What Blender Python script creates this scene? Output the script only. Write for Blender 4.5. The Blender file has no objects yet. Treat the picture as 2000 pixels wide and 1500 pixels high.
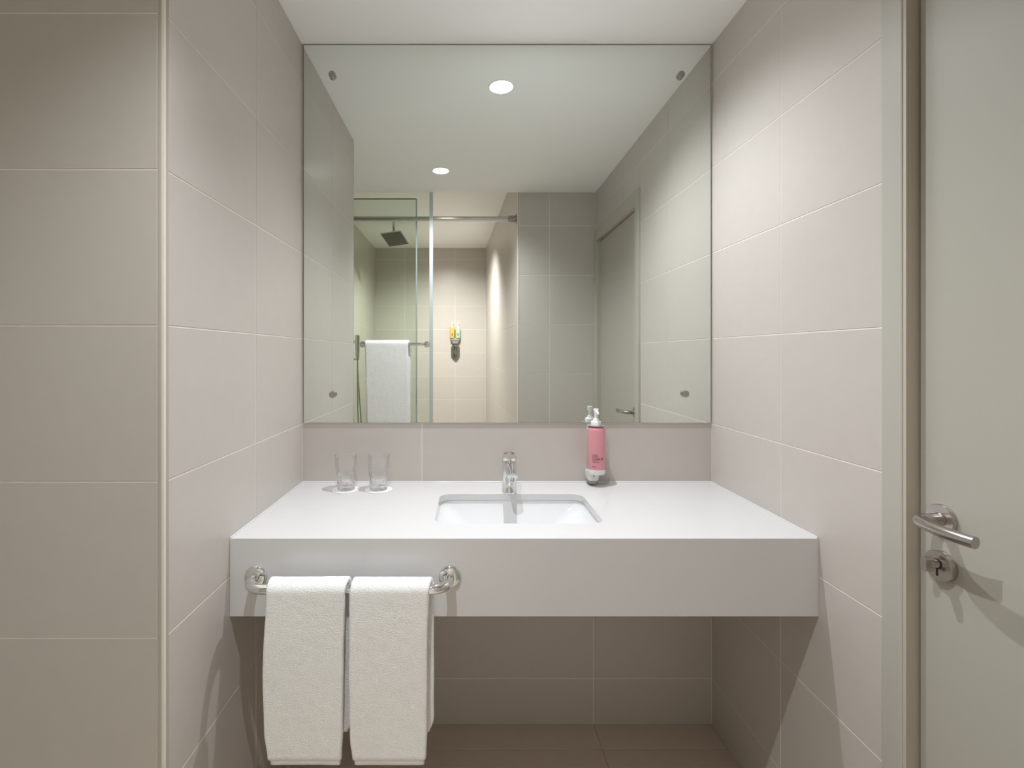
import bpy, bmesh, math, random
from mathutils import Vector, Matrix, noise

# ------------------------------------------------------------------ camera, world, lights, exposure
S = bpy.context.scene
C = S.collection
PI = math.pi
CAM_Y, CAM_Z = -1.692, 1.294          # metres; mirror wall is y = 0, floor z = 0
cam_data = bpy.data.cameras.new('camera')
cam = bpy.data.objects.new('camera', cam_data)
C.objects.link(cam)
cam.location = (0, CAM_Y, CAM_Z)
cam.rotation_euler = (PI / 2, 0, 0)
cam_data.sensor_width = 36
cam_data.lens = 944 / 2000 * 36       # wide shift lens
cam_data.shift_x = 86 / 2000
cam_data.shift_y = -58 / 2000
cam_data.clip_start = 0.02
S.camera = cam
S.view_settings.view_transform = 'Standard'
S.view_settings.look = 'None'
S.view_settings.gamma = 1
S.view_settings.use_curve_mapping = False
S.view_settings.exposure = 0.0
S.cycles.max_bounces = 14
S.cycles.diffuse_bounces = 8
S.cycles.glossy_bounces = 6
S.cycles.transmission_bounces = 10
S.cycles.transparent_max_bounces = 16
S.cycles.blur_glossy = 0.6
S.cycles.sample_clamp_indirect = 4.0
S.cycles.use_denoising = True

W = bpy.data.worlds.new('world')
S.world = W
W.use_nodes = True
W.node_tree.nodes['Background'].inputs[0].default_value = (0.5, 0.5, 0.5, 1)
W.node_tree.nodes['Background'].inputs[1].default_value = 0.2

LAMP_COL = (0.96, 0.985, 1.03)


def spot(name, loc, power, half_deg, blend, radius=0.035, tilt=(0, 0), col=LAMP_COL):
    d = bpy.data.lights.new(name, 'SPOT')
    d.energy = power
    d.spot_size = math.radians(2 * half_deg)
    d.spot_blend = blend
    d.shadow_soft_size = radius
    d.color = col
    o = bpy.data.objects.new(name, d)
    o.location = loc
    o.rotation_euler = (tilt[0], tilt[1], 0)
    C.objects.link(o)
    return o


ZC = 2.378                              # room ceiling
ZS = 2.556                              # shower ceiling
L1 = (0.135, -0.275)                    # downlight over the basin
L2 = (-0.160, -1.170)                   # downlight in the middle of the room
L3 = (-0.28, -2.82)                     # downlight in the shower
spot('lamp_basin', (L1[0], L1[1], ZC - 0.012), 67, 67, 1.0, 0.013, tilt=(0.12, -0.16))
spot('lamp_room', (L2[0], L2[1], ZC - 0.012), 78, 64, 1.0, 0.013, tilt=(-0.15, -0.02))
spot('lamp_shower', (L3[0], L3[1], ZS - 0.016), 235, 66, 1.0, 0.02, tilt=(-0.28, 0), col=(1.0, 0.985, 0.95))

random.seed(4)


# ------------------------------------------------------------------ materials
def mat(name, col, rough=0.5, metal=0.0, spec=0.5, noise_amt=0.0, noise_scale=8.0, bump=0.0, bump_scale=200.0,
        bump_dist=0.001, vary=0.0, coat=0.0, sheen=0.0, sss=0.0, rough_noise=0.0):
    m = bpy.data.materials.new(name)
    m.use_nodes = True
    nt = m.node_tree
    b = nt.nodes['Principled BSDF']
    b.inputs['Roughness'].default_value = rough
    b.inputs['Metallic'].default_value = metal
    b.inputs['Specular IOR Level'].default_value = spec
    if coat:
        b.inputs['Coat Weight'].default_value = coat
        b.inputs['Coat Roughness'].default_value = 0.05
    if sheen:
        b.inputs['Sheen Weight'].default_value = sheen
        b.inputs['Sheen Roughness'].default_value = 0.6
    if sss:
        b.inputs['Subsurface Weight'].default_value = sss
        b.inputs['Subsurface Radius'].default_value = (0.01, 0.01, 0.01)
    geo = nt.nodes.new('ShaderNodeNewGeometry')
    n = nt.nodes.new('ShaderNodeTexNoise')
    n.inputs['Scale'].default_value = noise_scale
    n.inputs['Detail'].default_value = 4
    nt.links.new(geo.outputs['Position'], n.inputs['Vector'])
    mix = nt.nodes.new('ShaderNodeMix')
    mix.data_type = 'RGBA'
    lo = tuple(c * (1 - noise_amt) for c in col)
    hi = tuple(min(1, c * (1 + noise_amt)) for c in col)
    mix.inputs['A'].default_value = (*lo, 1)
    mix.inputs['B'].default_value = (*hi, 1)
    nt.links.new(n.outputs['Fac'], mix.inputs['Factor'])
    out = mix.outputs['Result']
    if vary:
        oi = nt.nodes.new('ShaderNodeObjectInfo')
        mr = nt.nodes.new('ShaderNodeMapRange')
        mr.inputs['To Min'].default_value = 1 - vary
        mr.inputs['To Max'].default_value = 1 + vary
        nt.links.new(oi.outputs['Random'], mr.inputs['Value'])
        hsv = nt.nodes.new('ShaderNodeHueSaturation')
        nt.links.new(mr.outputs['Result'], hsv.inputs['Value'])
        nt.links.new(out, hsv.inputs['Color'])
        out = hsv.outputs['Color']
    nt.links.new(out, b.inputs['Base Color'])
    if rough_noise:
        mr2 = nt.nodes.new('ShaderNodeMapRange')
        mr2.inputs['To Min'].default_value = rough - rough_noise
        mr2.inputs['To Max'].default_value = rough + rough_noise
        nt.links.new(n.outputs['Fac'], mr2.inputs['Value'])
        nt.links.new(mr2.outputs['Result'], b.inputs['Roughness'])
    if bump:
        n2 = nt.nodes.new('ShaderNodeTexNoise')
        n2.inputs['Scale'].default_value = bump_scale
        n2.inputs['Detail'].default_value = 3
        nt.links.new(geo.outputs['Position'], n2.inputs['Vector'])
        bp = nt.nodes.new('ShaderNodeBump')
        bp.inputs['Strength'].default_value = bump
        bp.inputs['Distance'].default_value = bump_dist
        nt.links.new(n2.outputs['Fac'], bp.inputs['Height'])
        nt.links.new(bp.outputs['Normal'], b.inputs['Normal'])
    return m


def emit(name, col, strength):
    m = bpy.data.materials.new(name)
    m.use_nodes = True
    nt = m.node_tree
    nt.nodes.clear()
    e = nt.nodes.new('ShaderNodeEmission')
    e.inputs[0].default_value = (*col, 1)
    e.inputs[1].default_value = strength
    o = nt.nodes.new('ShaderNodeOutputMaterial')
    nt.links.new(e.outputs[0], o.inputs[0])
    return m


def pane_glass(name, tint):
    m = bpy.data.materials.new(name)
    m.use_nodes = True
    nt = m.node_tree
    nt.nodes.clear()
    tr = nt.nodes.new('ShaderNodeBsdfTransparent')
    tr.inputs[0].default_value = (*tint, 1)
    gl = nt.nodes.new('ShaderNodeBsdfGlossy')
    gl.inputs['Roughness'].default_value = 0.0
    gl.inputs[0].default_value = (0.9, 0.95, 0.92, 1)
    fr = nt.nodes.new('ShaderNodeFresnel')
    fr.inputs[0].default_value = 1.45
    mx = nt.nodes.new('ShaderNodeMixShader')
    geo = nt.nodes.new('ShaderNodeNewGeometry')
    inv = nt.nodes.new('ShaderNodeMath')
    inv.operation = 'SUBTRACT'
    inv.inputs[0].default_value = 1.0
    nt.links.new(geo.outputs['Backfacing'], inv.inputs[1])
    mul = nt.nodes.new('ShaderNodeMath')
    mul.operation = 'MULTIPLY'
    nt.links.new(fr.outputs[0], mul.inputs[0])
    nt.links.new(inv.outputs[0], mul.inputs[1])
    nt.links.new(mul.outputs[0], mx.inputs[0])
    nt.links.new(tr.outputs[0], mx.inputs[1])
    nt.links.new(gl.outputs[0], mx.inputs[2])
    o = nt.nodes.new('ShaderNodeOutputMaterial')
    nt.links.new(mx.outputs[0], o.inputs[0])
    return m


def clear_glass(name, col=(1, 1, 1), ior=1.35, rough=0.0):
    m = bpy.data.materials.new(name)
    m.use_nodes = True
    b = m.node_tree.nodes['Principled BSDF']
    b.inputs['Base Color'].default_value = (*col, 1)
    b.inputs['Transmission Weight'].default_value = 1
    b.inputs['Roughness'].default_value = rough
    b.inputs['IOR'].default_value = ior
    nt = m.node_tree
    tr = nt.nodes.new('ShaderNodeBsdfTransparent')
    mx = nt.nodes.new('ShaderNodeMixShader')
    mx.inputs[0].default_value = 0.74
    nt.links.new(tr.outputs[0], mx.inputs[1])
    nt.links.new(b.outputs[0], mx.inputs[2])
    nt.links.new(mx.outputs[0], next(n for n in nt.nodes if n.type == 'OUTPUT_MATERIAL').inputs[0])
    return m


M_TILE = mat('wall_tile_glaze', (0.525, 0.488, 0.452), rough=0.33, spec=0.5, noise_amt=0.03, noise_scale=30, vary=0.012,
             bump=0.05, bump_scale=400, bump_dist=0.0004)
M_GROUT = mat('grout', (0.76, 0.72, 0.67), rough=0.8, noise_amt=0.05, noise_scale=40)
M_FTILE = mat('floor_tile_glaze', (0.57, 0.485, 0.41), rough=0.38, noise_amt=0.05, noise_scale=20, vary=0.02,
              bump=0.05, bump_scale=300, bump_dist=0.0005)
M_FGROUT = mat('floor_grout', (0.42, 0.37, 0.33), rough=0.85)
M_TRIM = mat('cream_edge_trim', (0.42, 0.385, 0.325), rough=0.6, spec=0.3, noise_amt=0.02)
M_CEIL = mat("ceiling_paint", (0.92, 0.925, 0.92), rough=0.85, noise_amt=0.01, noise_scale=3, bump=0.05, bump_scale=150)
M_DOOR = mat('door_paint', (0.40, 0.385, 0.335), rough=0.42, noise_amt=0.01, noise_scale=5, bump=0.03, bump_scale=250)
M_FRAME = mat('door_frame_paint', (0.43, 0.415, 0.37), rough=0.4, noise_amt=0.01, noise_scale=5)
M_STONE = mat('white_solid_surface', (0.64, 0.635, 0.635), rough=0.12, spec=0.5, noise_amt=0.01, noise_scale=60)
M_PORC = mat('porcelain', (0.73, 0.74, 0.745), rough=0.06, spec=0.5)
M_CHROME = mat('chrome', (0.82, 0.83, 0.84), rough=0.05, metal=1.0)
M_STEEL = mat('satin_steel', (0.50, 0.465, 0.44), rough=0.26, metal=1.0, rough_noise=0.04, noise_scale=60)
M_STEELD = mat('dark_keyway', (0.03, 0.025, 0.022), rough=0.6)
M_CLIP = mat('satin_clip', (0.40, 0.385, 0.375), rough=0.35, metal=1.0)
M_RIMSHADE = mat('mirror_gap_shade', (0.07, 0.075, 0.06), rough=0.7)  # dark tone painted in for the gap shadow and bevel around the mirror
M_MIRROR = mat('silvered_mirror', (0.865, 0.90, 0.87), rough=0.0, metal=1.0)
M_MEDGE = mat('mirror_edge', (0.10, 0.14, 0.11), rough=0.2)
M_TOWEL = mat('white_terry', (0.93, 0.93, 0.92), rough=0.95, spec=0.15, noise_amt=0.05, noise_scale=260, bump=0.7,
              bump_scale=420, bump_dist=0.004, sheen=0.3)
M_HEM = mat('white_towel_hem', (0.84, 0.83, 0.82), rough=0.9, spec=0.15, noise_amt=0.04, noise_scale=300, bump=0.7,
            bump_scale=700, bump_dist=0.0015)
M_GLASS = clear_glass('tumbler_glass')
M_COAST = mat('white_paper', (0.74, 0.74, 0.76), rough=0.8, noise_amt=0.02)
M_PINK = mat('pink_plastic', (0.66, 0.285, 0.32), rough=0.28, spec=0.5, noise_amt=0.02)
M_WPLAS = mat('white_plastic', (0.82, 0.83, 0.83), rough=0.3, sss=0.1)
M_HOLD = mat('frosted_holder_plastic', (0.72, 0.72, 0.71), rough=0.35)
M_GREYPL = mat('grey_plastic', (0.27, 0.27, 0.26), rough=0.35)
M_INK = mat('plum_ink', (0.16, 0.05, 0.085), rough=0.6)
M_YEL = mat('mustard_plastic', (0.66, 0.44, 0.10), rough=0.3)
M_MINT = mat('mint_plastic', (0.45, 0.58, 0.47), rough=0.3)
M_INK2 = mat('dark_ink', (0.10, 0.09, 0.05), rough=0.6)
M_PANE = pane_glass('shower_glass', (0.90, 0.93, 0.90))
M_PEDGE = mat('glass_edge', (0.62, 0.72, 0.70), rough=0.15, spec=0.8)
M_SHOWER = mat('brushed_chrome', (0.55, 0.55, 0.53), rough=0.18, metal=1.0)
M_HEADFACE = mat('shower_face', (0.12, 0.125, 0.115), rough=0.4, metal=0.6)
M_HOSE = mat('hose_metal', (0.40, 0.42, 0.40), rough=0.35, metal=0.9)
M_SEAL = pane_glass('clear_seal_strip', (0.80, 0.84, 0.86))
_nt = M_SEAL.node_tree
_d = _nt.nodes.new('ShaderNodeBsdfPrincipled')
_d.inputs['Base Color'].default_value = (0.66, 0.71, 0.74, 1)
_d.inputs['Roughness'].default_value = 0.2
_m = _nt.nodes.new('ShaderNodeMixShader')
_m.inputs[0].default_value = 0.5
_o = next(n for n in _nt.nodes if n.type == 'OUTPUT_MATERIAL')
_src = _o.inputs[0].links[0].from_socket
_nt.links.new(_src, _m.inputs[1])
_nt.links.new(_d.outputs[0], _m.inputs[2])
_nt.links.new(_m.outputs[0], _o.inputs[0])
M_GEDGE = mat('dark_glass_edge', (0.05, 0.07, 0.05), rough=0.2)
M_BRK = mat('bracket_plastic', (0.30, 0.30, 0.29), rough=0.25)
M_RING = mat('downlight_ring', (0.85, 0.85, 0.84), rough=0.5)
M_LED = emit('downlight_diffuser', (1.0, 0.98, 0.95), 14.0)
M_DARKCH = mat('dark_chrome', (0.38, 0.35, 0.33), rough=0.08, metal=1.0)


# ------------------------------------------------------------------ mesh helpers
def mesh_obj(name, bm, m, parent=None, smooth=None, loc=None):
    me = bpy.data.meshes.new(name)
    bmesh.ops.recalc_face_normals(bm, faces=bm.faces[:])
    bm.to_mesh(me)
    bm.free()
    for x in (m if isinstance(m, (list, tuple)) else [m]):
        me.materials.append(x)
    if smooth:
        for p in me.polygons:
            p.use_smooth = True
        me.set_sharp_from_angle(angle=math.radians(smooth))
    o = bpy.data.objects.new(name, me)
    C.objects.link(o)
    if parent:
        o.parent = parent
        o.matrix_parent_inverse = Matrix.Translation(-parent.matrix_basis.translation) if not parent.rotation_euler.z else parent.matrix_basis.inverted()
    if loc:
        o.location = loc
    return o


def empty(name, loc, label, cat, group=None, kind=None):
    o = bpy.data.objects.new(name, None)
    o.empty_display_size = 0.05
    o.location = loc
    C.objects.link(o)
    tag(o, label, cat, group, kind)
    return o


def tag(o, label, cat, group=None, kind=None):
    if label:
        o['label'] = label
    if cat:
        o['category'] = cat
    if group:
        o['group'] = group
    if kind:
        o['kind'] = kind
    return o


def structure(o, label=None, cat=None):
    return tag(o, label, cat, None, 'structure')


def add_box(bm, x0, x1, y0, y1, z0, z1, bev=0.0, seg=1):
    vs = [bm.verts.new((x, y, z)) for x in (x0, x1) for y in (y0, y1) for z in (z0, z1)]
    fs = [bm.faces.new([vs[i] for i in q]) for q in
          ((0, 1, 3, 2), (4, 6, 7, 5), (0, 4, 5, 1), (2, 3, 7, 6), (0, 2, 6, 4), (1, 5, 7, 3))]
    bmesh.ops.recalc_face_normals(bm, faces=fs)
    if bev:
        ed = list({e for f in fs for e in f.edges})
        bmesh.ops.bevel(bm, geom=ed, offset=bev, segments=seg, profile=0.5, affect='EDGES')
    return bm


def box(x0, x1, y0, y1, z0, z1, bev=0.0, seg=1):
    return add_box(bmesh.new(), x0, x1, y0, y1, z0, z1, bev, seg)


def add_loft(bm, rings, cap0=True, cap1=True, closed=True):
    rows = [[bm.verts.new(p) for p in r] for r in rings]
    n = len(rows[0])
    for a, b in zip(rows, rows[1:]):
        for i in range(n if closed else n - 1):
            j = (i + 1) % n
            bm.faces.new((a[i], a[j], b[j], b[i]))
    if cap0:
        bm.faces.new(rows[0][::-1])
    if cap1:
        bm.faces.new(rows[-1])
    return bm


def add_lathe(bm, prof, seg=32, at=(0, 0, 0), rot=None, cap0=True, cap1=True):
    rings = []
    for r, z in prof:
        ring = []
        for i in range(seg):
            a = 2 * PI * i / seg
            v = Vector((r * math.cos(a), r * math.sin(a), z))
            if rot is not None:
                v = rot @ v
            ring.append(v + Vector(at))
        rings.append(ring)
    return add_loft(bm, rings, cap0, cap1)


def add_tube(bm, pts, rad, seg=16, cap=True, sx=1.0, sy=1.0, up=None):
    pts = [Vector(p) for p in pts]
    n = len(pts)
    rads = rad if isinstance(rad, (list, tuple)) else [rad] * n
    rings = []
    nrm = None
    for i, p in enumerate(pts):
        t = (pts[min(i + 1, n - 1)] - pts[max(i - 1, 0)]).normalized()
        if nrm is None:
            ref = Vector(up) if up else (Vector((0, 0, 1)) if abs(t.z) < 0.9 else Vector((1, 0, 0)))
            nrm = (ref - t * ref.dot(t)).normalized()
        else:
            nrm = (nrm - t * nrm.dot(t)).normalized()
        bi = t.cross(nrm)
        rings.append([p + nrm * (math.cos(2 * PI * k / seg) * rads[i] * sx) + bi * (math.sin(2 * PI * k / seg) * rads[i] * sy)
                      for k in range(seg)])
    return add_loft(bm, rings, cap, cap)


def arc(c, r, a0, a1, n, u, v):
    c, u, v = Vector(c), Vector(u), Vector(v)
    return [c + u * (r * math.cos(a0 + (a1 - a0) * i / n)) + v * (r * math.sin(a0 + (a1 - a0) * i / n)) for i in range(n + 1)]


def rrect(x0, x1, y0, y1, r, n=6):
    pts = []
    for cx, cy, a in ((x1 - r, y1 - r, 0), (x0 + r, y1 - r, PI / 2), (x0 + r, y0 + r, PI), (x1 - r, y0 + r, 1.5 * PI)):
        for i in range(n + 1):
            t = a + PI / 2 * i / n
            pts.append((cx + r * math.cos(t), cy + r * math.sin(t)))
    return pts


ROT_Y = Matrix.Rotation(PI / 2, 3, 'X')        # lathe axis z -> -y (towards the room from the mirror wall)
ROT_NX = Matrix.Rotation(-PI / 2, 3, 'Y')      # lathe axis z -> -x

# ------------------------------------------------------------------ tiled walls
TILE_T = 0.0010
GAP = 0.0030
_tile_cache = {}


def tile_mesh(w, h, m):
    key = (round(w, 4), round(h, 4), m.name)
    if key in _tile_cache:
        return _tile_cache[key]
    b = 0.0005
    t = TILE_T
    v = [(0, 0, 0), (w, 0, 0), (w, h, 0), (0, h, 0),
         (0, 0, t - b), (w, 0, t - b), (w, h, t - b), (0, h, t - b),
         (b, b, t), (w - b, b, t), (w - b, h - b, t), (b, h - b, t)]
    f = [(3, 2, 1, 0), (8, 9, 10, 11)]
    for i in range(4):
        j = (i + 1) % 4
        f.append((i, j, 4 + j, 4 + i))
        f.append((4 + i, 4 + j, 8 + j, 8 + i))
    me = bpy.data.meshes.new('tile')
    me.from_pydata(v, [], f)
    me.materials.append(m)
    _tile_cache[key] = me
    return me


def tiles(parent, origin, u, n, ucuts, vcuts, m=None, skip=None, v=(0, 0, 1), name='tile'):
    """lay tiles: origin is on the finished face, u runs along the wall, n points into the room"""
    m = m or M_TILE
    u, n, v = Vector(u).normalized(), Vector(n).normalized(), Vector(v).normalized()
    R = Matrix((u, v, n)).transposed()
    for a, b in zip(ucuts, ucuts[1:]):
        for c, d in zip(vcuts, vcuts[1:]):
            if skip and skip(a, b, c, d):
                continue
            if b - a < 0.006 or d - c < 0.006:
                continue
            o = bpy.data.objects.new(name, tile_mesh(b - a - GAP, d - c - GAP, m))
            p = Vector(origin) + u * (a + GAP / 2) + v * (c + GAP / 2) - n * TILE_T
            o.matrix_world = Matrix.Translation(p) @ R.to_4x4()
            C.objects.link(o)
            o.parent = parent


XL, XR = -0.579, 0.853          # niche side walls
YN = -0.7705                    # front of the left return wall
XFL = -1.10                     # far left wall
YF = -1.552                     # wall behind the camera / shower opening
YB = -4.06                      # back of the shower
XSR0, XSR1 = 0.330, 0.213       # shower right wall, front and back
WT = 0.12
VC = [0.0] + [0.158 + 0.2978 * k for k in range(8)] + [ZC]
VCM = [0.0] + [0.174 + 0.330 * k for k in range(7)] + [ZC]
VCS = [0.0] + [0.203 + 0.2770 * k for k in range(9)] + [ZS]

o = structure(mesh_obj('wall_back', box(XL - WT, XR + WT, TILE_T, WT, -0.05, ZC + 0.2), M_GROUT), 'beige tiled wall behind the mirror and the white counter', 'wall')
tiles(o, (0, 0, 0), (1, 0, 0), (0, -1, 0), [XL, -0.161, 0.44, XR], VC)

bm = bmesh.new()
add_box(bm, XFL - 0.02, XL - TILE_T, YN + TILE_T, WT, -0.05, ZC + 0.2)
o = structure(mesh_obj('wall_left', bm, M_GROUT), 'beige tiled side wall left of the counter and its front face', 'wall')
tiles(o, (XL, 0, 0), (0, -1, 0), (1, 0, 0), [0.0, 0.372, -YN - 0.0125], VC)
tiles(o, (0, YN, 0), (1, 0, 0), (0, -1, 0), [XFL, XL - 0.0125], VC)

bm = bmesh.new()
X0w, X1w = XR + TILE_T, XR + WT
DY0, DY1, DZ = -0.756, -1.490, 2.046            # door opening in the right wall
add_box(bm, X0w, X1w, DY0, WT, -0.05, ZC + 0.2)
add_box(bm, X0w, X1w, YF - WT, DY1, -0.05, ZC + 0.2)
add_box(bm, X0w, X1w, DY1, DY0, DZ, ZC + 0.2)
o = structure(mesh_obj('wall_right', bm, M_GROUT), 'beige tiled wall right of the counter with the door in it', 'wall')
tiles(o, (XR, 0, 0), (0, -1, 0), (-1, 0, 0), [0.0, 0.372, 0.706], VC)
tiles(o, (XR, 0, 0), (0, -1, 0), (-1, 0, 0), [0.706, 0.972, -YF], [2.126, 2.242, ZC])

o = structure(mesh_obj('wall_front', box(XSR0 + 0.0, XR + WT, YF - WT, YF - TILE_T, -0.05, ZC + 0.2), M_GROUT), 'mauve grey tiled wall beside the shower, seen in the mirror', 'wall')
tiles(o, (0, YF, 0), (-1, 0, 0), (0, 1, 0), [-XR, -0.546, -XSR0 - 0.0125], VCM)

o = structure(mesh_obj('wall_far_left', box(XFL - WT, XFL - TILE_T, YB - WT, WT, -0.05, ZS + 0.15), M_GROUT), 'tiled left wall of the shower, behind the glass panels', 'wall')
tiles(o, (XFL, YB, 0), (0, 1, 0), (1, 0, 0), [0.0, 0.56, 1.16, 1.76, 2.36, 2.96, YN - YB], VCS[:-1] + [ZC])
tiles(o, (XFL, YB, 0), (0, 1, 0), (1, 0, 0), [0.0, 0.56, 1.16, 1.76, 2.36, YF - YB], [ZC, ZS])

o = structure(mesh_obj('wall_shower_back', box(XFL - WT, XSR1 + 0.3, YB - WT, YB - TILE_T, -0.05, ZS + 0.15), M_GROUT), 'tiled back wall of the shower lit by its spotlight', 'wall')
tiles(o, (0, YB, 0), (-1, 0, 0), (0, 1, 0), [-XSR1, 0.152, 0.752, -XFL], VCS)

du = Vector((XSR1 - XSR0, YB - YF, 0))
LSR = du.length
du.normalize()
dn = Vector((du.y, -du.x, 0))                   # into the shower (towards -x)
if dn.x > 0:
    dn = -dn
bm = bmesh.new()
P0, P1 = Vector((XSR0, YF, 0)) - dn * TILE_T, Vector((XSR1, YB, 0)) - dn * TILE_T
base = [P0 - du * 0.012 * -1, P1, P1 - dn * 0.2, P0 - dn * 0.05 + du * 0.13]
add_loft(bm, [[p + Vector((0, 0, -0.05)) for p in base], [p + Vector((0, 0, ZS + 0.15)) for p in base]])
o = structure(mesh_obj('wall_shower_right', bm, M_GROUT), 'tiled right wall of the shower with a bright light scallop', 'wall')
tiles(o, (XSR0, YF, 0), du, dn, [0.0125, 0.50, 1.10, 1.70, 2.30, LSR], VCM[:-1] + [2.484, ZS])
# lintel above the mauve wall and the shower opening is the raised edge of the room ceiling

o = structure(mesh_obj('ceiling', box(XFL - WT, XR + WT, YF, WT, ZC, ZC + 0.22), M_CEIL), 'flat white painted bathroom ceiling', 'ceiling')
o = structure(mesh_obj('ceiling_shower', box(XFL - WT, XSR0 + 0.3, YB - WT, YF, ZS, ZS + 0.1), M_CEIL), 'white shower ceiling, a little higher than the room', 'ceiling')

o = structure(mesh_obj('floor', box(XFL - WT, XR + WT, YB - WT, WT, -0.10, -TILE_T), M_FGROUT), 'taupe tiled bathroom floor', 'floor')
tiles(o, (0, 0, 0), (1, 0, 0), (0, 0, 1), [XL, -0.161, 0.44, XR], [YN, -0.711, -0.110, 0.0], m=M_FTILE, v=(0, 1, 0))
tiles(o, (0, 0, 0), (1, 0, 0), (0, 0, 1), [XFL, -0.762, -0.161, 0.44, XR], [YF, -1.312, YN], m=M_FTILE, v=(0, 1, 0))
tiles(o, (0, 0, 0), (1, 0, 0), (0, 0, 1), [XFL, -0.762, -0.161, 0.24], [YB, -3.712, -3.112, -2.512, -1.912, YF], m=M_FTILE, v=(0, 1, 0))


def quarter_trim(name, corner, a, b, r, z1, label):
    """rounded edge strip: corner is the sharp outer corner, a and b point back along the two faces"""
    c = Vector((*corner, 0))
    a, b = Vector((*a, 0)), Vector((*b, 0))
    cen = c + a * r + b * r
    prof = [cen - a * 0 + (-b) * r] if False else []
    for i in range(9):
        t = PI / 2 * i / 8
        prof.append(cen - a * (r * math.sin(t)) - b * (r * math.cos(t)))
    prof.append(cen)
    bm = bmesh.new()
    add_loft(bm, [[p + Vector((0, 0, 0.0)) for p in prof], [p + Vector((0, 0, z1)) for p in prof]])
    return structure(mesh_obj(name, bm, M_TRIM, smooth=40), label, 'trim')


quarter_trim('trim_1', (XL + 0.0006, YN - 0.0006), (-1, 0), (0, 1), 0.0125, ZC, 'cream rounded edge strip on the left wall corner')
quarter_trim('trim_2', (XSR0 - 0.0006, YF + 0.0006), (1, 0), (0, -1), 0.0125, ZC, 'cream rounded edge strip on the shower wall corner')
# sealant bead where counter meets the walls
bm = bmesh.new()
add_tube(bm, [(XL + 0.001, -0.001, 0.8465), (XR - 0.001, -0.001, 0.8465)], 0.004, 8)
add_tube(bm, [(XL + 0.001, -0.001, 0.8465), (XL + 0.001, -0.515, 0.8465)], 0.003, 8)
add_tube(bm, [(XR - 0.001, -0.001, 0.8465), (XR - 0.001, -0.515, 0.8465)], 0.003, 8)
structure(mesh_obj('trim_3', bm, M_STONE, smooth=60), 'white sealant bead where the counter meets the tiles', 'trim')

# ------------------------------------------------------------------ door in the right wall
XA = XR - 0.012                                  # architrave face
XD = 0.866                                       # door leaf face
door = empty('door_1', (XD, -1.12, 0), 'plain cream door with a satin lever handle on the right', 'door', kind='structure')
bm = bmesh.new()
add_box(bm, XD, XD + 0.04, -1.483, -0.766, 0.006, 2.036, 0.0015)
mesh_obj('door_leaf', bm, M_DOOR, door)
fr = bmesh.new()
add_box(fr, XA, XR + 0.006, DY0, -0.708, 0, 2.120, 0.003, 2)                # near architrave
add_box(fr, XA, XR + 0.006, YF + 0.001, DY1, 0, 2.120, 0.003, 2)            # far architrave
add_box(fr, XA, XR + 0.006, DY1 - 0.002, DY0 + 0.002, DZ, 2.120, 0.003, 2)  # head
mesh_obj('door_architrave', fr, M_FRAME, door)
fr = bmesh.new()
# linings, with a rebate behind the leaf
add_box(fr, XA + 0.002, XD + 0.10, DY0 - 0.006, DY0 + 0.004, 0, DZ)
add_box(fr, XA + 0.002, XD + 0.10, DY1 - 0.004, DY1 + 0.004, 0, DZ)
add_box(fr, XA + 0.002, XD + 0.10, DY1, DY0, DZ - 0.006, DZ + 0.004)
add_box(fr, XD + 0.046, XD + 0.10, DY1, DY0, 0, DZ, 0)
mesh_obj('door_lining', fr, mat('door_lining_paint', (0.47, 0.43, 0.36), rough=0.5), door)

HY, HZ = -0.812, 0.994
hd = mesh_obj('door_handle', add_lathe(bmesh.new(), [(0.0265, 0), (0.0265, 0.007), (0.0255, 0.0085), (0.012, 0.0088), (0.0112, 0.011), (0.0112, 0.014)],
              40, (XD, HY, HZ), ROT_NX), M_STEEL, door, smooth=40)
path = [(XD - 0.005, HY, HZ), (XD - 0.02, HY, HZ), (XD - 0.034, HY, HZ)]
path += [(0.8260, HY - 0.0008, HZ), (0.8195, HY - 0.0035, HZ), (0.8145, HY - 0.0085, HZ), (0.8105, HY - 0.016, HZ),
         (0.8060, HY - 0.030, HZ), (0.8025, HY - 0.048, HZ), (0.8010, HY - 0.066, HZ), (0.8015, HY - 0.084, HZ),
         (0.8040, HY - 0.101, HZ), (0.8065, HY - 0.112, HZ)]
lv = bmesh.new()
add_tube(lv, path, [0.0099] * len(path), 20, up=(0, 0, 1))
mesh_obj('lever', lv, M_STEEL, hd, smooth=50)
LZ = 0.909
lk = mesh_obj('door_lock', add_lathe(bmesh.new(), [(0.0268, 0), (0.0268, 0.0105), (0.0258, 0.012), (0.001, 0.0122)], 40, (XD, HY, LZ), ROT_NX), M_STEEL, door, smooth=40)
bm = bmesh.new()
add_lathe(bm, [(0.0078, 0), (0.0078, 0.016)], 20, (XD - 0.011, HY, LZ + 0.004), ROT_NX)
ring = rrect(-0.0065, 0.0065, -0.0140, 0.0140, 0.006, 5)
add_loft(bm, [[(XD - 0.022, HY + p[0], LZ + 0.004 + p[1]) for p in ring], [(XD - 0.037, HY + p[0] * 0.9, LZ + 0.004 + p[1]) for p in ring]])
tt = mesh_obj('thumb_turn', bm, M_STEEL, lk, smooth=40)
bm = bmesh.new()
add_box(bm, XD - 0.0128, XD - 0.0115, HY - 0.0022, HY + 0.0022, LZ - 0.018, LZ - 0.002, 0.0004)
add_lathe(bm, [(0.0094, 0), (0.0094, 0.0008)], 20, (XD - 0.012, HY, LZ + 0.004), ROT_NX)
mesh_obj('keyhole', bm, M_STEELD, lk)

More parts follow.
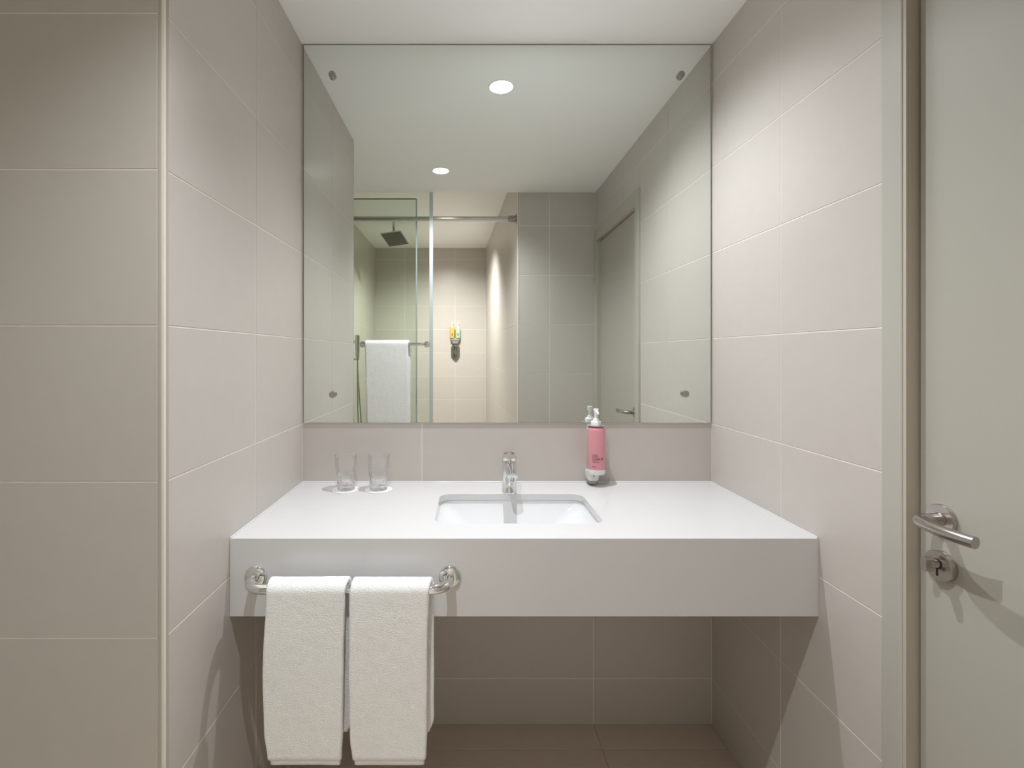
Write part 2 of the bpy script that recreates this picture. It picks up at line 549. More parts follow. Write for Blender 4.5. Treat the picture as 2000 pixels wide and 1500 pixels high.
# ------------------------------------------------------------------ mirror
MY = -0.0042
mx0, mx1, mz0, mz1 = -0.5735, 0.8475, 1.055, 2.3735
mir = empty('wall_mirror', (0.137, -0.004, mz0), 'large frameless wall mirror held by four round metal clips', 'mirror')
bm = box(mx0, mx1, MY, MY + 0.0026, mz0, mz1)
g = mesh_obj('mirror_glass', bm, [M_MIRROR, M_MEDGE], mir)
for p in g.data.polygons:
    p.material_index = 0 if p.normal.y < -0.5 else 1
mesh_obj('mirror_rim_shade', box(mx0 - 0.0024, mx1 + 0.0024, -0.0014, -0.0002, mz0 - 0.0008, mz1 + 0.0026), M_RIMSHADE, mir)  # added dark sheet; its rim stands in for gap shadow and bevel line
for cx, cz in ((-0.473, 2.267), (0.742, 2.267), (-0.471, 1.154), (0.757, 1.156)):
    mesh_obj('mirror_clip', add_lathe(bmesh.new(), [(0.0085, 0), (0.0105, 0.0005), (0.0118, 0.004), (0.0118, 0.0095), (0.0108, 0.011), (0.0, 0.0111)][:-1] + [(0.002, 0.0112)],
             24, (cx, MY, cz), ROT_Y), M_CLIP, mir, smooth=40)

# ------------------------------------------------------------------ counter and basin
ZT = 0.846
YC = -0.517
BX0, BX1, BY0, BY1, BR = -0.089, 0.365, -0.411, -0.137, 0.038
cnt = empty('vanity_counter', (0.137, -0.26, 0.657), 'white wall to wall counter with a deep front apron', 'counter')
hole = rrect(BX0, BX1, BY0, BY1, BR, 8)
cx, cy = (BX0 + BX1) / 2, (BY0 + BY1) / 2
ox0, ox1, oy0, oy1 = XL + 0.0005, XR - 0.0005, YC, -0.0005


def project(p):
    dx, dy = p[0] - cx, p[1] - cy
    t = 1e9
    if dx > 1e-9: t = min(t, (ox1 - cx) / dx)
    if dx < -1e-9: t = min(t, (ox0 - cx) / dx)
    if dy > 1e-9: t = min(t, (oy1 - cy) / dy)
    if dy < -1e-9: t = min(t, (oy0 - cy) / dy)
    return [cx + dx * t, cy + dy * t]


outer = [project(p) for p in hole]
for corner in ((ox0, oy0), (ox0, oy1), (ox1, oy0), (ox1, oy1)):
    k = min(range(len(outer)), key=lambda i: (outer[i][0] - corner[0]) ** 2 + (outer[i][1] - corner[1]) ** 2)
    outer[k] = list(corner)
bm = bmesh.new()
HB = 0.0015
hole_in = rrect(BX0 - HB, BX1 + HB, BY0 - HB, BY1 + HB, BR + HB, 8)
ZU = ZT - 0.020
rings = [[(p[0], p[1], ZU) for p in outer], [(p[0], p[1], ZT) for p in outer], [(p[0], p[1], ZT) for p in hole_in],
         [(p[0], p[1], ZT - HB) for p in hole], [(p[0], p[1], ZU) for p in hole]]
rows = [[bm.verts.new(v) for v in r] for r in rings]
for a, b in zip(rows, rows[1:] + rows[:1]):
    for i in range(len(a)):
        j = (i + 1) % len(a)
        bm.faces.new((a[i], a[j], b[j], b[i]))
mesh_obj('worktop', bm, M_STONE, cnt, smooth=35)
bm = box(ox0, ox1, YC, YC + 0.02, 0.657, ZU)
mesh_obj('apron', bm, M_STONE, cnt, smooth=30)
mesh_obj('underside_panel', box(ox0, ox1, YC + 0.021, -0.002, 0.664, 0.676), M_STONE, cnt)

bas = empty('wash_basin', (cx, cy, 0.70), 'rectangular white undermount basin sunk into the counter', 'basin')
bm = bmesh.new()
e = 0.004
ringsb = []
steps = [(0.030, 0.0, 0.045), (e, 0.0, 0.04), (e - 0.001, 0.008, 0.04), (-0.002, 0.020, 0.04), (-0.012, 0.035, 0.045), (-0.030, 0.060, 0.05), (-0.050, 0.085, 0.055),
         (-0.062, 0.098, 0.055), (-0.074, 0.106, 0.05), (-0.090, 0.110, 0.04), (-0.110, 0.112, 0.022)]
for off, dep, rr in steps:
    ox = off if off > -0.002 else off * 1.35          # ends slope more than the back
    oy = off if off > -0.002 else off * 0.75
    ringsb.append([(p[0], p[1], ZU - dep - 0.0003) for p in rrect(BX0 - ox, BX1 + ox, BY0 - oy, BY1 + oy, rr, 8)])
add_loft(bm, ringsb, cap0=False, cap1=True)
inner_n = len(bm.faces)
outr = [[(cx + (p[0] - cx) * 1.03, cy + (p[1] - cy) * 1.05, p[2] - (0.012 if i else 0.006)) for p in r] for i, r in enumerate(ringsb)]
add_loft(bm, outr, cap0=False, cap1=True)
mesh_obj('bowl', bm, M_PORC, bas, smooth=50)
bm = bmesh.new()
add_lathe(bm, [(0.033, 0.0), (0.033, 0.002), (0.028, 0.004), (0.024, 0.002), (0.022, 0.002), (0.020, 0.005), (0.006, 0.0065)], 32, (cx, cy, ZU - 0.1125))
mesh_obj('drain', bm, M_CHROME, bas, smooth=40)

# ------------------------------------------------------------------ tap
TX, TY = 0.1345, -0.1165
tap = empty('basin_tap', (TX, TY, ZT), 'chrome single lever mixer tap behind the basin', 'tap')
mesh_obj('tap_body', add_lathe(bmesh.new(), [(0.0245, 0), (0.0248, 0.002), (0.0238, 0.005), (0.0232, 0.05), (0.0230, 0.100), (0.0222, 0.1025)], 40, (TX, TY, ZT)), M_CHROME, tap, smooth=40)
bm = bmesh.new()
sp = []
for i in range(11):
    t = i / 10
    sp.append((TX, TY - 0.010 - 0.105 * t, ZT + 0.0885 - 0.004 * t - 0.007 * t * t))
add_tube(bm, sp, [0.0215 - 0.0055 * min(1, i / 9) for i in range(11)], 28, sx=0.80, sy=1.0)
spt = mesh_obj('spout', bm, M_CHROME, tap, smooth=50)
bm = bmesh.new()
add_lathe(bm, [(0.0122, 0), (0.0122, 0.013), (0.0112, 0.015)], 24, (TX, TY - 0.1035, ZT + 0.0605))
mesh_obj('aerator', bm, M_CHROME, spt, smooth=40)
bm = bmesh.new()
add_lathe(bm, [(0.0226, 0), (0.0232, 0.0015), (0.0232, 0.012), (0.0215, 0.020), (0.015, 0.026), (0.004, 0.0275)], 40, (TX, TY, ZT + 0.1035))
rgs = []
for i in range(9):
    t = i / 8
    w = 0.0205 - 0.0035 * t
    th = 0.0075 - 0.003 * t
    y = TY - 0.008 - 0.066 * t
    z = ZT + 0.119 + 0.010 * t
    rgs.append([(TX + p[0], y, z + p[1]) for p in rrect(-w, w, -th, th, th * 0.8, 4)])
add_loft(bm, rgs)
mesh_obj('tap_lever', bm, M_CHROME, tap, smooth=50)


# ------------------------------------------------------------------ tumblers on coasters
def coaster(x, y, label):
    bm = bmesh.new()
    prof = []
    n = 48
    rings = []
    for r, z in ((0.030, 0.0), (1.0, 0.0), (1.0, 0.0012), (0.985, 0.0018), (0.93, 0.0014), (0.03, 0.0014)):
        ring = []
        for i in range(n):
            a = 2 * PI * i / n
            rr = 0.0455 * r * (1 + (0.018 * math.cos(a * 16) if r > 0.9 else 0))
            ring.append((x + rr * math.cos(a), y + rr * math.sin(a), ZT + 0.0003 + z))
        rings.append(ring)
    add_loft(bm, rings)
    o = mesh_obj('paper_coaster', bm, M_COAST, smooth=40)
    return tag(o, label, 'coaster', 'paper coasters under the tumblers')


def tumbler(x, y, label, rot):
    z0 = ZT + 0.0022
    n = 80
    H = 0.114

    def ring(r, z, flute=0.0):
        out = []
        for i in range(n):
            a = 2 * PI * i / n
            k = abs(math.cos(a * 5 + rot))            # ten flat flutes
            rr = r * (1 - flute * (1 - k) * 0.11)
            out.append((x + rr * math.cos(a), y + rr * math.sin(a), z0 + z))
        return out
    R = [ring(0.012, 0.0015), ring(0.026, 0.0005, 0.6), ring(0.0285, 0.003, 1), ring(0.0290, 0.012, 1), ring(0.0305, 0.034, 1), ring(0.0318, 0.052, 0.9),
         ring(0.0326, 0.060, 0.45), ring(0.0334, 0.066, 0.0), ring(0.0340, 0.080), ring(0.0352, 0.106), ring(0.0354, H - 0.0005), ring(0.0351, H), ring(0.0348, H - 0.0005),
         ring(0.0344, 0.100), ring(0.0322, 0.068), ring(0.0290, 0.045, 0.2), ring(0.0262, 0.022, 0.3), ring(0.0225, 0.0155), ring(0.010, 0.0135)]
    bm = bmesh.new()
    add_loft(bm, R)
    o = mesh_obj('glass_tumbler', bm, M_GLASS, smooth=60)
    return tag(o, label, 'glass', 'tumblers on the counter')


GX = (-0.4035, -0.2955)
coaster(GX[0], -0.094, 'round white paper coaster under the tumbler nearest the left wall')
coaster(GX[1], -0.094, 'round white paper coaster under the tumbler nearest the tap')
tumbler(GX[0], -0.094, 'clear fluted tumbler nearest the left wall on a white coaster', 0.3)
tumbler(GX[1], -0.094, 'clear fluted tumbler nearest the tap on a white coaster', 0.9)


# ------------------------------------------------------------------ soap dispensers
def text_mesh(body, size, wrap_r, cx_, y_, z_, x_off, width, align='LEFT', bold=False):
    cu = bpy.data.curves.new('txt', 'FONT')
    cu.body = body
    cu.size = size
    cu.align_x = align
    if bold:
        cu.offset = size * 0.028
    to = bpy.data.objects.new('txt', cu)
    C.objects.link(to)
    bpy.context.view_layer.update()
    me = bpy.data.meshes.new_from_object(to.evaluated_get(bpy.context.evaluated_depsgraph_get()))
    bpy.data.objects.remove(to)
    bpy.data.curves.remove(cu)
    k = width / max(v.co.x for v in me.vertices)
    for v in me.vertices:
        a = (v.co.x * k + x_off) / wrap_r
        v.co = (cx_ + (wrap_r + 0.0003) * math.sin(a), y_ - (wrap_r + 0.0003) * math.cos(a), z_ + v.co.y)
    return me


def merge(meshes):
    bm = bmesh.new()
    for me in meshes:
        bm.from_mesh(me)
        bpy.data.meshes.remove(me)
    return bm


DX, DYY = 0.436, -0.045
RB = 0.0305
ZB0, ZB1 = 0.903, 1.052
disp = empty('soap_dispenser', (DX, -0.012, 0.853), 'pink pump soap bottle in a wall holder beside the tap', 'dispenser')
mesh_obj('bottle', add_lathe(bmesh.new(), [(0.022, ZB0), (0.0290, ZB0 + 0.0015), (RB, ZB0 + 0.006), (RB, ZB1 - 0.016), (0.0298, ZB1 - 0.011), (0.0265, ZB1 - 0.005),
                                           (0.019, ZB1 - 0.001), (0.014, ZB1)], 48, (DX, DYY, 0)), M_PINK, disp, smooth=50)
lab = [text_mesh('COOL', 0.0128, RB, DX, DYY, 0.9490, -0.0195, 0.0185, bold=True),
       text_mesh('CLEAN UP', 0.0122, RB, DX, DYY, 0.9385, -0.0195, 0.0375, bold=True),
       text_mesh('hand & body', 0.0064, RB, DX, DYY, 0.9312, -0.0195, 0.0225, bold=True),
       text_mesh('300 ml', 0.0060, RB, DX, DYY, 0.9150, -0.0195, 0.0105, bold=True)]
mesh_obj('lettering', merge(lab), M_INK, disp)
pump = mesh_obj('pump', add_lathe(bmesh.new(), [(0.0135, ZB1 - 0.002), (0.0165, ZB1 - 0.001), (0.0168, ZB1 + 0.013), (0.0150, ZB1 + 0.015), (0.0105, ZB1 + 0.0165), (0.0095, ZB1 + 0.022), (0.0056, ZB1 + 0.0235),
                                                (0.0052, ZB1 + 0.038), (0.0080, ZB1 + 0.048), (0.0092, ZB1 + 0.0545), (0.0086, ZB1 + 0.0565), (0.003, ZB1 + 0.057)], 32, (DX, DYY, 0)), M_WPLAS, disp, smooth=45)
bm = bmesh.new()
add_tube(bm, [(DX, DYY, ZB1 + 0.0475), (DX, DYY - 0.012, ZB1 + 0.0475), (DX, DYY - 0.024, ZB1 + 0.045), (DX, DYY - 0.028, ZB1 + 0.041)], [0.0046, 0.0044, 0.0040, 0.0036], 14)
mesh_obj('nozzle', bm, M_WPLAS, pump, smooth=50)
bm = bmesh.new()
add_lathe(bm, [(0.0172, 0), (0.0295, 0.0006), (0.0297, 0.0018), (0.0172, 0.0024)], 40, (DX, DYY, ZB1 - 0.0015))
mesh_obj('locking_collar', bm, M_GREYPL, disp, smooth=40)
bm = bmesh.new()
ring = rrect(-0.020, 0.020, 0.868, 1.046, 0.008, 5)
add_loft(bm, [[(DX - 0.001 + p[0], -0.0005, p[1]) for p in ring], [(DX - 0.001 + p[0], -0.010, p[1]) for p in ring]])
add_lathe(bm, [(0.020, 0.8865), (0.0285, 0.8885), (0.0305, 0.893), (0.0310, 0.9005), (0.0310, 0.9055), (0.0296, 0.9055), (0.0290, 0.902), (0.001, 0.902)], 40, (DX, DYY, 0))
rg = []
for z, hw in ((0.8635, 0.0165), (0.866, 0.0185), (0.875, 0.0200), (0.888, 0.0205), (0.892, 0.0205)):
    rg.append([(DX - 0.008 + p[0], p[1], z) for p in rrect(-hw, hw, -0.050, -0.001, 0.012, 5)])
add_loft(bm, rg)
mesh_obj('wall_holder', bm, M_HOLD, disp, smooth=40)
bm = bmesh.new()
rg = []
for z, hw in ((0.8520, 0.011), (0.8535, 0.0150), (0.858, 0.0170), (0.8645, 0.0180)):
    rg.append([(DX - 0.008 + p[0], p[1], z) for p in rrect(-hw, hw, -0.048, -0.001, 0.0105, 5)])
add_loft(bm, rg)
mesh_obj('release_button', bm, M_GREYPL, disp, smooth=40)
bm = bmesh.new()
add_lathe(bm, [(0.0024, 0), (0.0024, 0.0012)], 16, (DX - 0.008, -0.0496, 0.8815), ROT_Y)
add_box(bm, DX - 0.0092, DX - 0.0068, -0.0508, -0.0496, 0.8755, 0.8815)
mesh_obj('lock_hole', bm, M_GREYPL, disp)


# ------------------------------------------------------------------ towel rail on the apron
def rail_bm(x0, x1, ywall, off, z, r, rb):
    """bar with bent ends returning to the wall; the room is towards -y or +y by the sign of off"""
    s = 1 if off > 0 else -1
    yb = ywall + off
    pts = [(x0, ywall, z), (x0, ywall + off * 0.25, z)]
    pts += [(x0 + rb - rb * math.cos(t), yb - s * rb + s * rb * math.sin(t), z) for t in [PI / 2 * i / 10 for i in range(11)]]
    pts += [(x0 + (x1 - x0) * k, yb, z) for k in (0.3, 0.5, 0.7)]
    pts += [(x1 - rb + rb * math.sin(t), yb - s * rb + s * rb * math.cos(t), z) for t in [PI / 2 * i / 10 for i in range(11)]]
    pts += [(x1, ywall + off * 0.25, z), (x1, ywall, z)]
    return add_tube(bmesh.new(), pts, r, 24, up=(0, 0, 1))


RZ = 0.754
RX0, RX1 = -0.5145, -0.0440
ROFF = -0.064
rail = empty('towel_rail', (-0.279, YC, RZ), 'chrome bent towel rail on the front of the counter', 'rail')
mesh_obj('bar', rail_bm(RX0, RX1, YC, ROFF, RZ, 0.0115, 0.040), M_CHROME, rail, smooth=50)
for x in (RX0, RX1):
    mesh_obj('rosette', add_lathe(bmesh.new(), [(0.0275, 0), (0.0275, 0.003), (0.0255, 0.006), (0.0190, 0.0085), (0.0125, 0.0095)], 40, (x, YC, RZ), ROT_Y), M_CHROME, rail, smooth=40)


# ------------------------------------------------------------------ towels
def towel(name, label, group, yb, zb, rbar, th, front_len, back_len, xl, xr, sgn, seed, hem=0.013, xb=None, nst=70):
    """terry towel folded lengthwise and hung over a bar. sgn=-1: the front hangs on the -y side.
    xl, xr: functions of t in [0,1] from the top (0) to the front hem (1); xb: (left, right) of the back half"""
    root = empty(name, ((xl(0) + xr(0)) / 2, yb, zb), label, 'towel', group)
    R = rbar + th / 2 + 0.0022
    stations = []           # (y, z, normal_y, normal_z, left, right)
    arcn = 14
    arc_len = PI * R
    nf = nst
    for i in range(nf):                                  # front, hem -> top
        t = 1 - i / nf
        stations.append((yb + sgn * (R + 0.004 * math.sin(t * PI * 0.9) * 0.6), zb - t * front_len, sgn, 0.0, xl(t), xr(t), 'f', t))
    for i in range(arcn + 1):
        a = PI * i / arcn
        q = i / arcn
        b0, b1 = (xb if xb else (xl(0), xr(0)))
        L, Rr = xl(0) * (1 - q) + b0 * q, xr(0) * (1 - q) + b1 * q
        stations.append((yb + sgn * R * math.cos(a), zb + R * math.sin(a), sgn * math.cos(a), math.sin(a), L, Rr, 'a', 0))
    nb = nst - 10
    for i in range(1, nb + 1):
        t = i / nb
        b0, b1 = (xb if xb else (xl(0), xr(0)))
        taper = 0.010 * max(0, (t - 0.9) / 0.1) ** 2
        stations.append((yb - sgn * R, zb - t * back_len, -sgn, 0.0, b0 + taper, b1 - taper, 'b', t))
    ncr = 36

    def section(st, sc=1.0):
        y, z, ny, nz, L, Rr, kind, t = st
        out = []
        hw, hc = (Rr - L) / 2, (L + Rr) / 2
        h = th / 2 * sc
        pts = []
        for k in range(ncr + 1):                         # outer side left -> right
            s = -1 + 2 * k / ncr
            x = s * (hw - h * 0.6)
            pts.append((x, h))
        for a in (0.35, 0.0, -0.35):
            pts.append((hw - h * 0.6 + h * 0.6 * math.cos(a * PI), h * math.sin(a * PI) * 0.9))
        for k in range(ncr + 1):
            s = 1 - 2 * k / ncr
            pts.append((s * (hw - h * 0.6), -h))
        for a in (-0.35, 0.0, 0.35):
            pts.append((-hw + h * 0.6 - h * 0.6 * math.cos(a * PI), h * math.sin(a * PI) * 0.9))
        for x, d in pts:
            X = hc + x
            # crease-free undulation plus terry unevenness
            w = noise.noise(Vector((X * 9, z * 6 + seed, seed + (3 if kind == 'b' else 0)))) * 0.0016
            w2 = noise.noise(Vector((X * 55, y * 55 + seed, z * 55))) * 0.0007
            edge = noise.noise(Vector((seed * 3 + (1 if x > 0 else 5), z * 14, 2))) * 0.0012 * (abs(x) / max(hw, 1e-6)) ** 6
            dd = d + (w + w2) * (1 if d >= 0 else 0.6)
            if kind == 'f':
                e2 = max(0, 1 - (1 - abs(x) / hw) / 0.06)       # sides roll back a little
                dd -= 0.0025 * e2 * e2
            out.append(Vector((X + edge, y + ny * dd, z + nz * dd)))
        return out
    hemst = [s for s in stations if s[6] == 'f' and s[7] * front_len > front_len - hem]
    body = [s for s in stations if s not in hemst]
    bm = bmesh.new()
    rings = [section(s) for s in body]
    # close the end of the back flap softly
    last = body[-1]
    rings.append(section((last[0], last[1] - 0.003, *last[2:]), 0.55))
    rings.insert(0, section(hemst[-1], 0.6))
    add_loft(bm, rings)
    mesh_obj('terry_cloth', bm, M_TOWEL, root, smooth=70)
    bm = bmesh.new()
    y0 = hemst[0]
    hs = []
    for k in range(5):
        t = k / 4
        z = zb - front_len + (hem + 0.002) * t
        hs.append(section((y0[0], z, y0[2], y0[3], xl(1) + 0.0015, xr(1) - 0.0015, 'f', 1), (0.45, 0.66, 0.7, 0.68, 0.5)[k]))
    add_loft(bm, hs)
    mesh_obj('hem', bm, M_HEM, root, smooth=60)
    return root


def curve(*pts):
    def f(t):
        for (a, va), (b, vb) in zip(pts, pts[1:]):
            if t <= b:
                q = (t - a) / (b - a)
                q = q * q * (3 - 2 * q)
                return va + (vb - va) * q
        return pts[-1][1]
    return f


YR = YC + ROFF
towel('hand_towel', 'folded white hand towel at the left end of the counter rail', 'hand towels on the counter rail', YR, RZ, 0.0115, 0.013, 0.384, 0.338,
      curve((0, -0.4555), (0.45, -0.4635), (0.8, -0.4600), (0.95, -0.4530), (1, -0.4470)),
      curve((0, -0.2770), (0.4, -0.2800), (0.8, -0.2815), (0.95, -0.2840), (1, -0.2860)), -1, 2.3, xb=(-0.458, -0.2700))
towel('hand_towel', 'folded white hand towel nearer the middle of the counter rail', 'hand towels on the counter rail', YR, RZ, 0.0115, 0.013, 0.384, 0.338,
      curve((0, -0.2680), (0.5, -0.2690), (0.85, -0.2670), (0.95, -0.2630), (1, -0.2585)),
      curve((0, -0.0890), (0.4, -0.0905), (0.8, -0.0915), (0.95, -0.0935), (1, -0.0965)), -1, 7.9, xb=(-0.262, -0.0790))


# ------------------------------------------------------------------ downlights
def downlight(x, y, zc, label, r=0.0475):
    root = empty('downlight', (x, y, zc), label, 'light', 'recessed ceiling downlights')
    mesh_obj('light_ring', add_lathe(bmesh.new(), [(r - 0.001, 0.0), (r + 0.006, 0.0), (r + 0.0055, -0.002), (r + 0.001, -0.003), (r - 0.001, -0.001)], 40, (x, y, zc), cap0=False, cap1=False), M_RING, root, smooth=40)
    mesh_obj('diffuser', add_lathe(bmesh.new(), [(r, 0.0), (r, -0.0012), (0.002, -0.0012)], 40, (x, y, zc)), M_LED, root)
    return root


downlight(L1[0], L1[1], ZC, 'round recessed downlight above the basin, larger one in the mirror')
downlight(L2[0], L2[1], ZC, 'round recessed downlight further from the mirror, smaller in the reflection')
downlight(L3[0], L3[1], ZS, 'round recessed downlight in the shower ceiling, hidden behind the shower rail', 0.036)

# ------------------------------------------------------------------ shower: glass, rail, fittings
def pane(name, x0, x1, y0, y1, z0, z1, label):
    o = mesh_obj(name, box(x0, x1, y0, y1, z0, z1), [M_PANE, M_PEDGE])
    for p in o.data.polygons:
        p.material_index = 0 if abs(p.normal.y) > 0.5 else 1
    return tag(o, label, 'glass panel')


def seal(parent, x0, x1, y0, y1, z0, z1, name, m):
    mesh_obj(name, box(x0, x1, y0, y1, z0, z1, 0.0008), m, parent)


gp = pane('fixed_glass_panel', XFL + 0.001, -0.237, YF - 0.010, YF - 0.001, 0.001, ZS - 0.002, 'fixed clear shower glass panel carrying the bath towel rail')
gd = pane('sliding_glass_door', -1.06, -0.3475, YF - 0.062, YF - 0.054, 0.006, CAM_Z + 1.060, 'sliding clear shower glass door behind the fixed panel')

seal(gp, -0.2585, -0.2345, YF - 0.0125, YF - 0.0005, 0.002, ZS - 0.003, 'edge_seal', M_SEAL)
seal(gd, -0.3555, -0.3455, YF - 0.0635, YF - 0.0525, 0.008, CAM_Z + 1.059, 'edge_seal', M_SEAL)
seal(gd, -1.06, -0.3555, YF - 0.0630, YF - 0.0530, CAM_Z + 1.0555, CAM_Z + 1.0615, 'top_edge', M_GEDGE)

SRZ = CAM_Z + 0.916
SRY = YF - 0.034
sr = empty('shower_rail', (-0.38, SRY, SRZ), 'chrome sliding door rail across the top of the shower', 'rail')
bm = bmesh.new()
add_tube(bm, [(XFL + 0.001, SRY, SRZ), (-0.4, SRY, SRZ), (XSR0 - 0.02, SRY, SRZ)], 0.0165, 24)
mesh_obj('bar', bm, M_SHOWER, sr, smooth=50)
bm = bmesh.new()
add_tube(bm, [(XSR0 - 0.060, SRY, SRZ), (XSR0 - 0.058, SRY, SRZ), (XSR0 - 0.012, SRY, SRZ), (XSR0 - 0.010, SRY, SRZ)], [0.019, 0.0215, 0.0215, 0.021], 24)
add_box(bm, XSR0 - 0.011, XSR0 - 0.0015, SRY - 0.024, SRY + 0.024, SRZ - 0.025, SRZ + 0.025, 0.003, 2)
mesh_obj('end_bracket', bm, M_DARKCH, sr, smooth=40)

# bath towel rail on the fixed panel
TRZ = CAM_Z + 0.066
TRX0, TRX1 = -0.705, -0.275
tr = empty('bath_towel_rail', (-0.49, YF, TRZ), 'chrome towel rail fixed to the shower glass panel', 'rail')
mesh_obj('bar', rail_bm(TRX0, TRX1, YF - 0.001, 0.062, TRZ, 0.0105, 0.030), M_CHROME, tr, smooth=50)
for x in (TRX0, TRX1):
    mesh_obj('rosette', add_lathe(bmesh.new(), [(0.021, 0), (0.021, 0.004), (0.018, 0.007), (0.0112, 0.0075)], 32, (x, YF - 0.001, TRZ), Matrix.Rotation(-PI / 2, 3, 'X')), M_CHROME, tr, smooth=40)
towel('bath_towel', 'large white bath towel over the rail on the shower glass', None, YF - 0.001 + 0.062, TRZ, 0.0105, 0.014, 0.62, 0.55,
      curve((0, -0.6735), (0.3, -0.6690), (0.7, -0.6620), (1, -0.6560)), curve((0, -0.3905), (0.3, -0.3860), (0.7, -0.3835), (1, -0.3860)), 1, 4.4, xb=(-0.672, -0.3800), nst=60)

# rain shower head on the ceiling
HX, HYY = -0.695, -2.905
hr = empty('rain_shower_head', (HX, -2.86, ZS), 'square rain shower head hanging from the shower ceiling', 'shower head')
mesh_obj('ceiling_flange', add_lathe(bmesh.new(), [(0.030, 0), (0.030, -0.006), (0.026, -0.010), (0.012, -0.012)], 32, (HX, -2.84, ZS)), M_SHOWER, hr, smooth=40)
bm = bmesh.new()
add_tube(bm, [(HX, -2.84, ZS - 0.008), (HX, -2.84, ZS - 0.075), (HX, -2.85, ZS - 0.105), (HX, -2.868, ZS - 0.125)], 0.0105, 16)
add_lathe(bm, [(0.004, -0.020), (0.014, -0.016), (0.018, 0.0), (0.014, 0.016), (0.004, 0.020)], 20, (HX, -2.868, ZS - 0.130))
mesh_obj('arm', bm, M_SHOWER, hr, smooth=50)
R = Matrix.Rotation(math.radians(20), 3, 'X') @ Matrix.Rotation(math.radians(14), 3, 'Z')
bm = add_box(bmesh.new(), -0.102, 0.102, -0.112, 0.112, -0.006, 0.004, 0.003, 2)
bmesh.ops.transform(bm, matrix=Matrix.Translation((HX, HYY, ZS - 0.163)) @ R.to_4x4(), verts=bm.verts[:])
hp = mesh_obj('head_plate', bm, M_SHOWER, hr, smooth=30)
bm = add_box(bmesh.new(), -0.097, 0.097, -0.107, 0.107, -0.0085, -0.0055, 0.001)
for i in range(9):
    for j in range(9):
        add_lathe(bm, [(0.0028, -0.0085), (0.0020, -0.0110)], 6, (-0.084 + 0.021 * i, -0.092 + 0.023 * j, 0), cap0=False)
bmesh.ops.transform(bm, matrix=Matrix.Translation((HX, HYY, ZS - 0.163)) @ R.to_4x4(), verts=bm.verts[:])
mesh_obj('spray_face', bm, M_HEADFACE, hp)

# hand shower on the left wall
QX, QY = -1.048, -2.90
hs = empty('hand_shower', (XFL, QY, 1.25), 'slim hand shower with a hanging hose on the left shower wall', 'hand shower')
bm = bmesh.new()
add_box(bm, XFL + 0.0005, XFL + 0.012, QY - 0.026, QY + 0.026, 1.385, 1.440, 0.003, 2)
add_box(bm, XFL + 0.010, QX - 0.012, QY - 0.012, QY + 0.012, 1.400, 1.424, 0.002)
mesh_obj('wall_bracket', bm, M_SHOWER, hs, smooth=30)
bm = bmesh.new()
rg = []
for z, hw in ((1.236, 0.010), (1.240, 0.014), (1.30, 0.0175), (1.385, 0.0195), (1.470, 0.0205), (1.476, 0.018)):
    rg.append([(QX + p[0], QY + p[1], z) for p in rrect(-hw, hw, -hw * 1.1, hw * 1.1, 0.005, 3)])
add_loft(bm, rg)
mesh_obj('handset', bm, M_SHOWER, hs, smooth=30)
bm = bmesh.new()
hz = []
for i in range(41):
    t = i / 40
    a = PI * t
    # loop hanging from the handset and returning to the wall outlet
    zt = 1.236 - 0.80 * math.sin(a) ** 0.55 if 0 < t < 1 else 1.236
    hz.append((QX + 0.045 * math.sin(a) * t + (XFL + 0.035 - QX) * 0.15 * t, QY - 0.115 * t * math.sin(a) ** 0.6 - 0.010 * t, zt))
add_tube(bm, hz, 0.0065, 10)
mesh_obj('hose', bm, M_HOSE, hs, smooth=60)
bm = bmesh.new()
add_lathe(bm, [(0.022, 0), (0.022, 0.006), (0.010, 0.010), (0.010, 0.04)], 20, (XFL + 0.0005, QY - 0.010, 1.246), Matrix.Rotation(PI / 2, 3, 'Y'))
mesh_obj('hose_outlet', bm, M_SHOWER, hs, smooth=40)

# thermostat valve on the shower back wall
ROT_PY = Matrix.Rotation(-PI / 2, 3, 'X')        # lathe axis z -> +y
VX, VZ = -0.149, CAM_Z + 0.024
va = empty('shower_valve', (VX, YB, VZ), 'oval chrome shower valve with two round knobs below the soap bottles', 'valve')
bm = bmesh.new()
for_r = rrect(-0.052, 0.052, -0.0975, 0.0975, 0.0515, 10)
add_loft(bm, [[(VX + p[0], YB + 0.0003, VZ + p[1]) for p in for_r], [(VX + p[0], YB + 0.005, VZ + p[1]) for p in for_r], [(VX + p[0] * 0.94, YB + 0.009, VZ + p[1] * 0.97) for p in for_r]])
mesh_obj('valve_plate', bm, M_DARKCH, va, smooth=40)
for dz in (0.047, -0.047):
    k = mesh_obj('valve_knob', add_lathe(bmesh.new(), [(0.024, 0), (0.026, 0.004), (0.026, 0.034), (0.023, 0.040), (0.004, 0.042)], 28, (VX, YB + 0.008, VZ + dz), ROT_PY), M_DARKCH, va, smooth=40)
    bm = bmesh.new()
    add_box(bm, VX - 0.005, VX + 0.005, YB + 0.030, YB + 0.044, VZ + dz - 0.012, VZ + dz + 0.030, 0.002)
    mesh_obj('knob_grip', bm, M_CHROME, k)

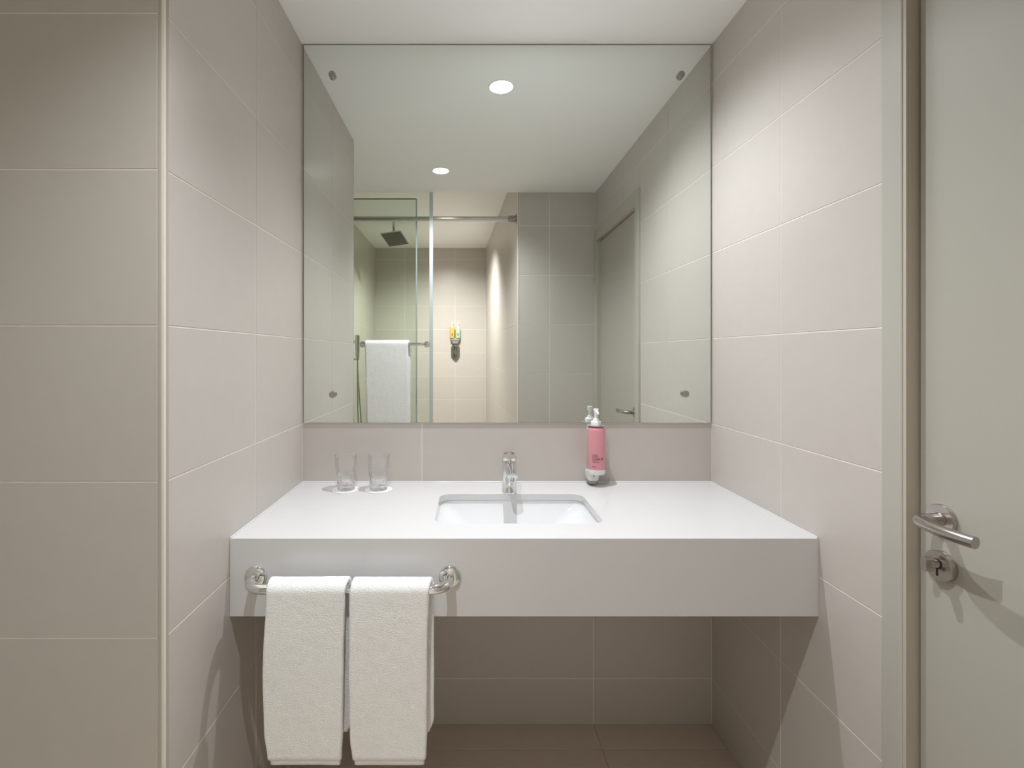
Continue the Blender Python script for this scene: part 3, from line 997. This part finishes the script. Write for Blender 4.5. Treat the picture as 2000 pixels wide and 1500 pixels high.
# two bottles in a bracket above the valve
rk = empty('dispenser_bracket', (-0.151, YB, CAM_Z + 0.16), 'grey double bottle bracket on the shower back wall', 'bracket')
bm = bmesh.new()
add_box(bm, -0.206, -0.094, YB + 0.0005, YB + 0.011, CAM_Z + 0.128, CAM_Z + 0.300, 0.003, 2)
add_box(bm, -0.202, -0.098, YB + 0.010, YB + 0.056, CAM_Z + 0.160, CAM_Z + 0.188, 0.006, 3)
mesh_obj('bracket_body', bm, M_BRK, rk, smooth=40)
bm = bmesh.new()
rg = []
for z, hw in ((0.128, 0.030), (0.132, 0.036), (0.150, 0.042), (0.162, 0.046)):
    rg.append([(-0.150 + p[0], YB + p[1], CAM_Z + z) for p in rrect(-hw, hw, 0.004, 0.050, 0.012, 5)])
add_loft(bm, rg)
mesh_obj('lock_base', bm, M_GREYPL, rk, smooth=40)
for bx, m, label in ((-0.184, M_YEL, 'mustard yellow pump bottle in the shower wall bracket'), (-0.118, M_MINT, 'mint green pump bottle in the shower wall bracket')):
    z0 = CAM_Z + 0.1885
    bt = empty('shower_bottle', (bx, YB + 0.040, z0), label, 'bottle', 'pump bottles in the shower')
    mesh_obj('bottle', add_lathe(bmesh.new(), [(0.022, z0), (0.0275, z0 + 0.003), (0.0285, z0 + 0.008), (0.0285, z0 + 0.118), (0.0265, z0 + 0.126), (0.014, z0 + 0.131)], 32, (bx, YB + 0.040, 0)), m, bt, smooth=45)
    mesh_obj('pump', add_lathe(bmesh.new(), [(0.0150, z0 + 0.129), (0.0158, z0 + 0.130), (0.0158, z0 + 0.147), (0.0060, z0 + 0.150), (0.0055, z0 + 0.172), (0.0090, z0 + 0.186), (0.0090, z0 + 0.191), (0.003, z0 + 0.192)], 24, (bx, YB + 0.040, 0)), M_WPLAS, bt, smooth=45)
    bm = bmesh.new()
    for i, (zz, w) in enumerate(((0.056, 0.011), (0.046, 0.012), (0.036, 0.009))):
        vs = []
        for q in range(7):
            a = (-w + 2 * w * q / 6) / 0.0288
            for zz2 in (zz, zz - 0.006):
                vs.append(bm.verts.new((bx + 0.0288 * math.sin(a), YB + 0.040 + 0.0288 * math.cos(a), z0 + zz2)))
        for q in range(6):
            bm.faces.new((vs[2 * q], vs[2 * q + 2], vs[2 * q + 3], vs[2 * q + 1]))
    mesh_obj('label_print', bm, M_INK2, bt)
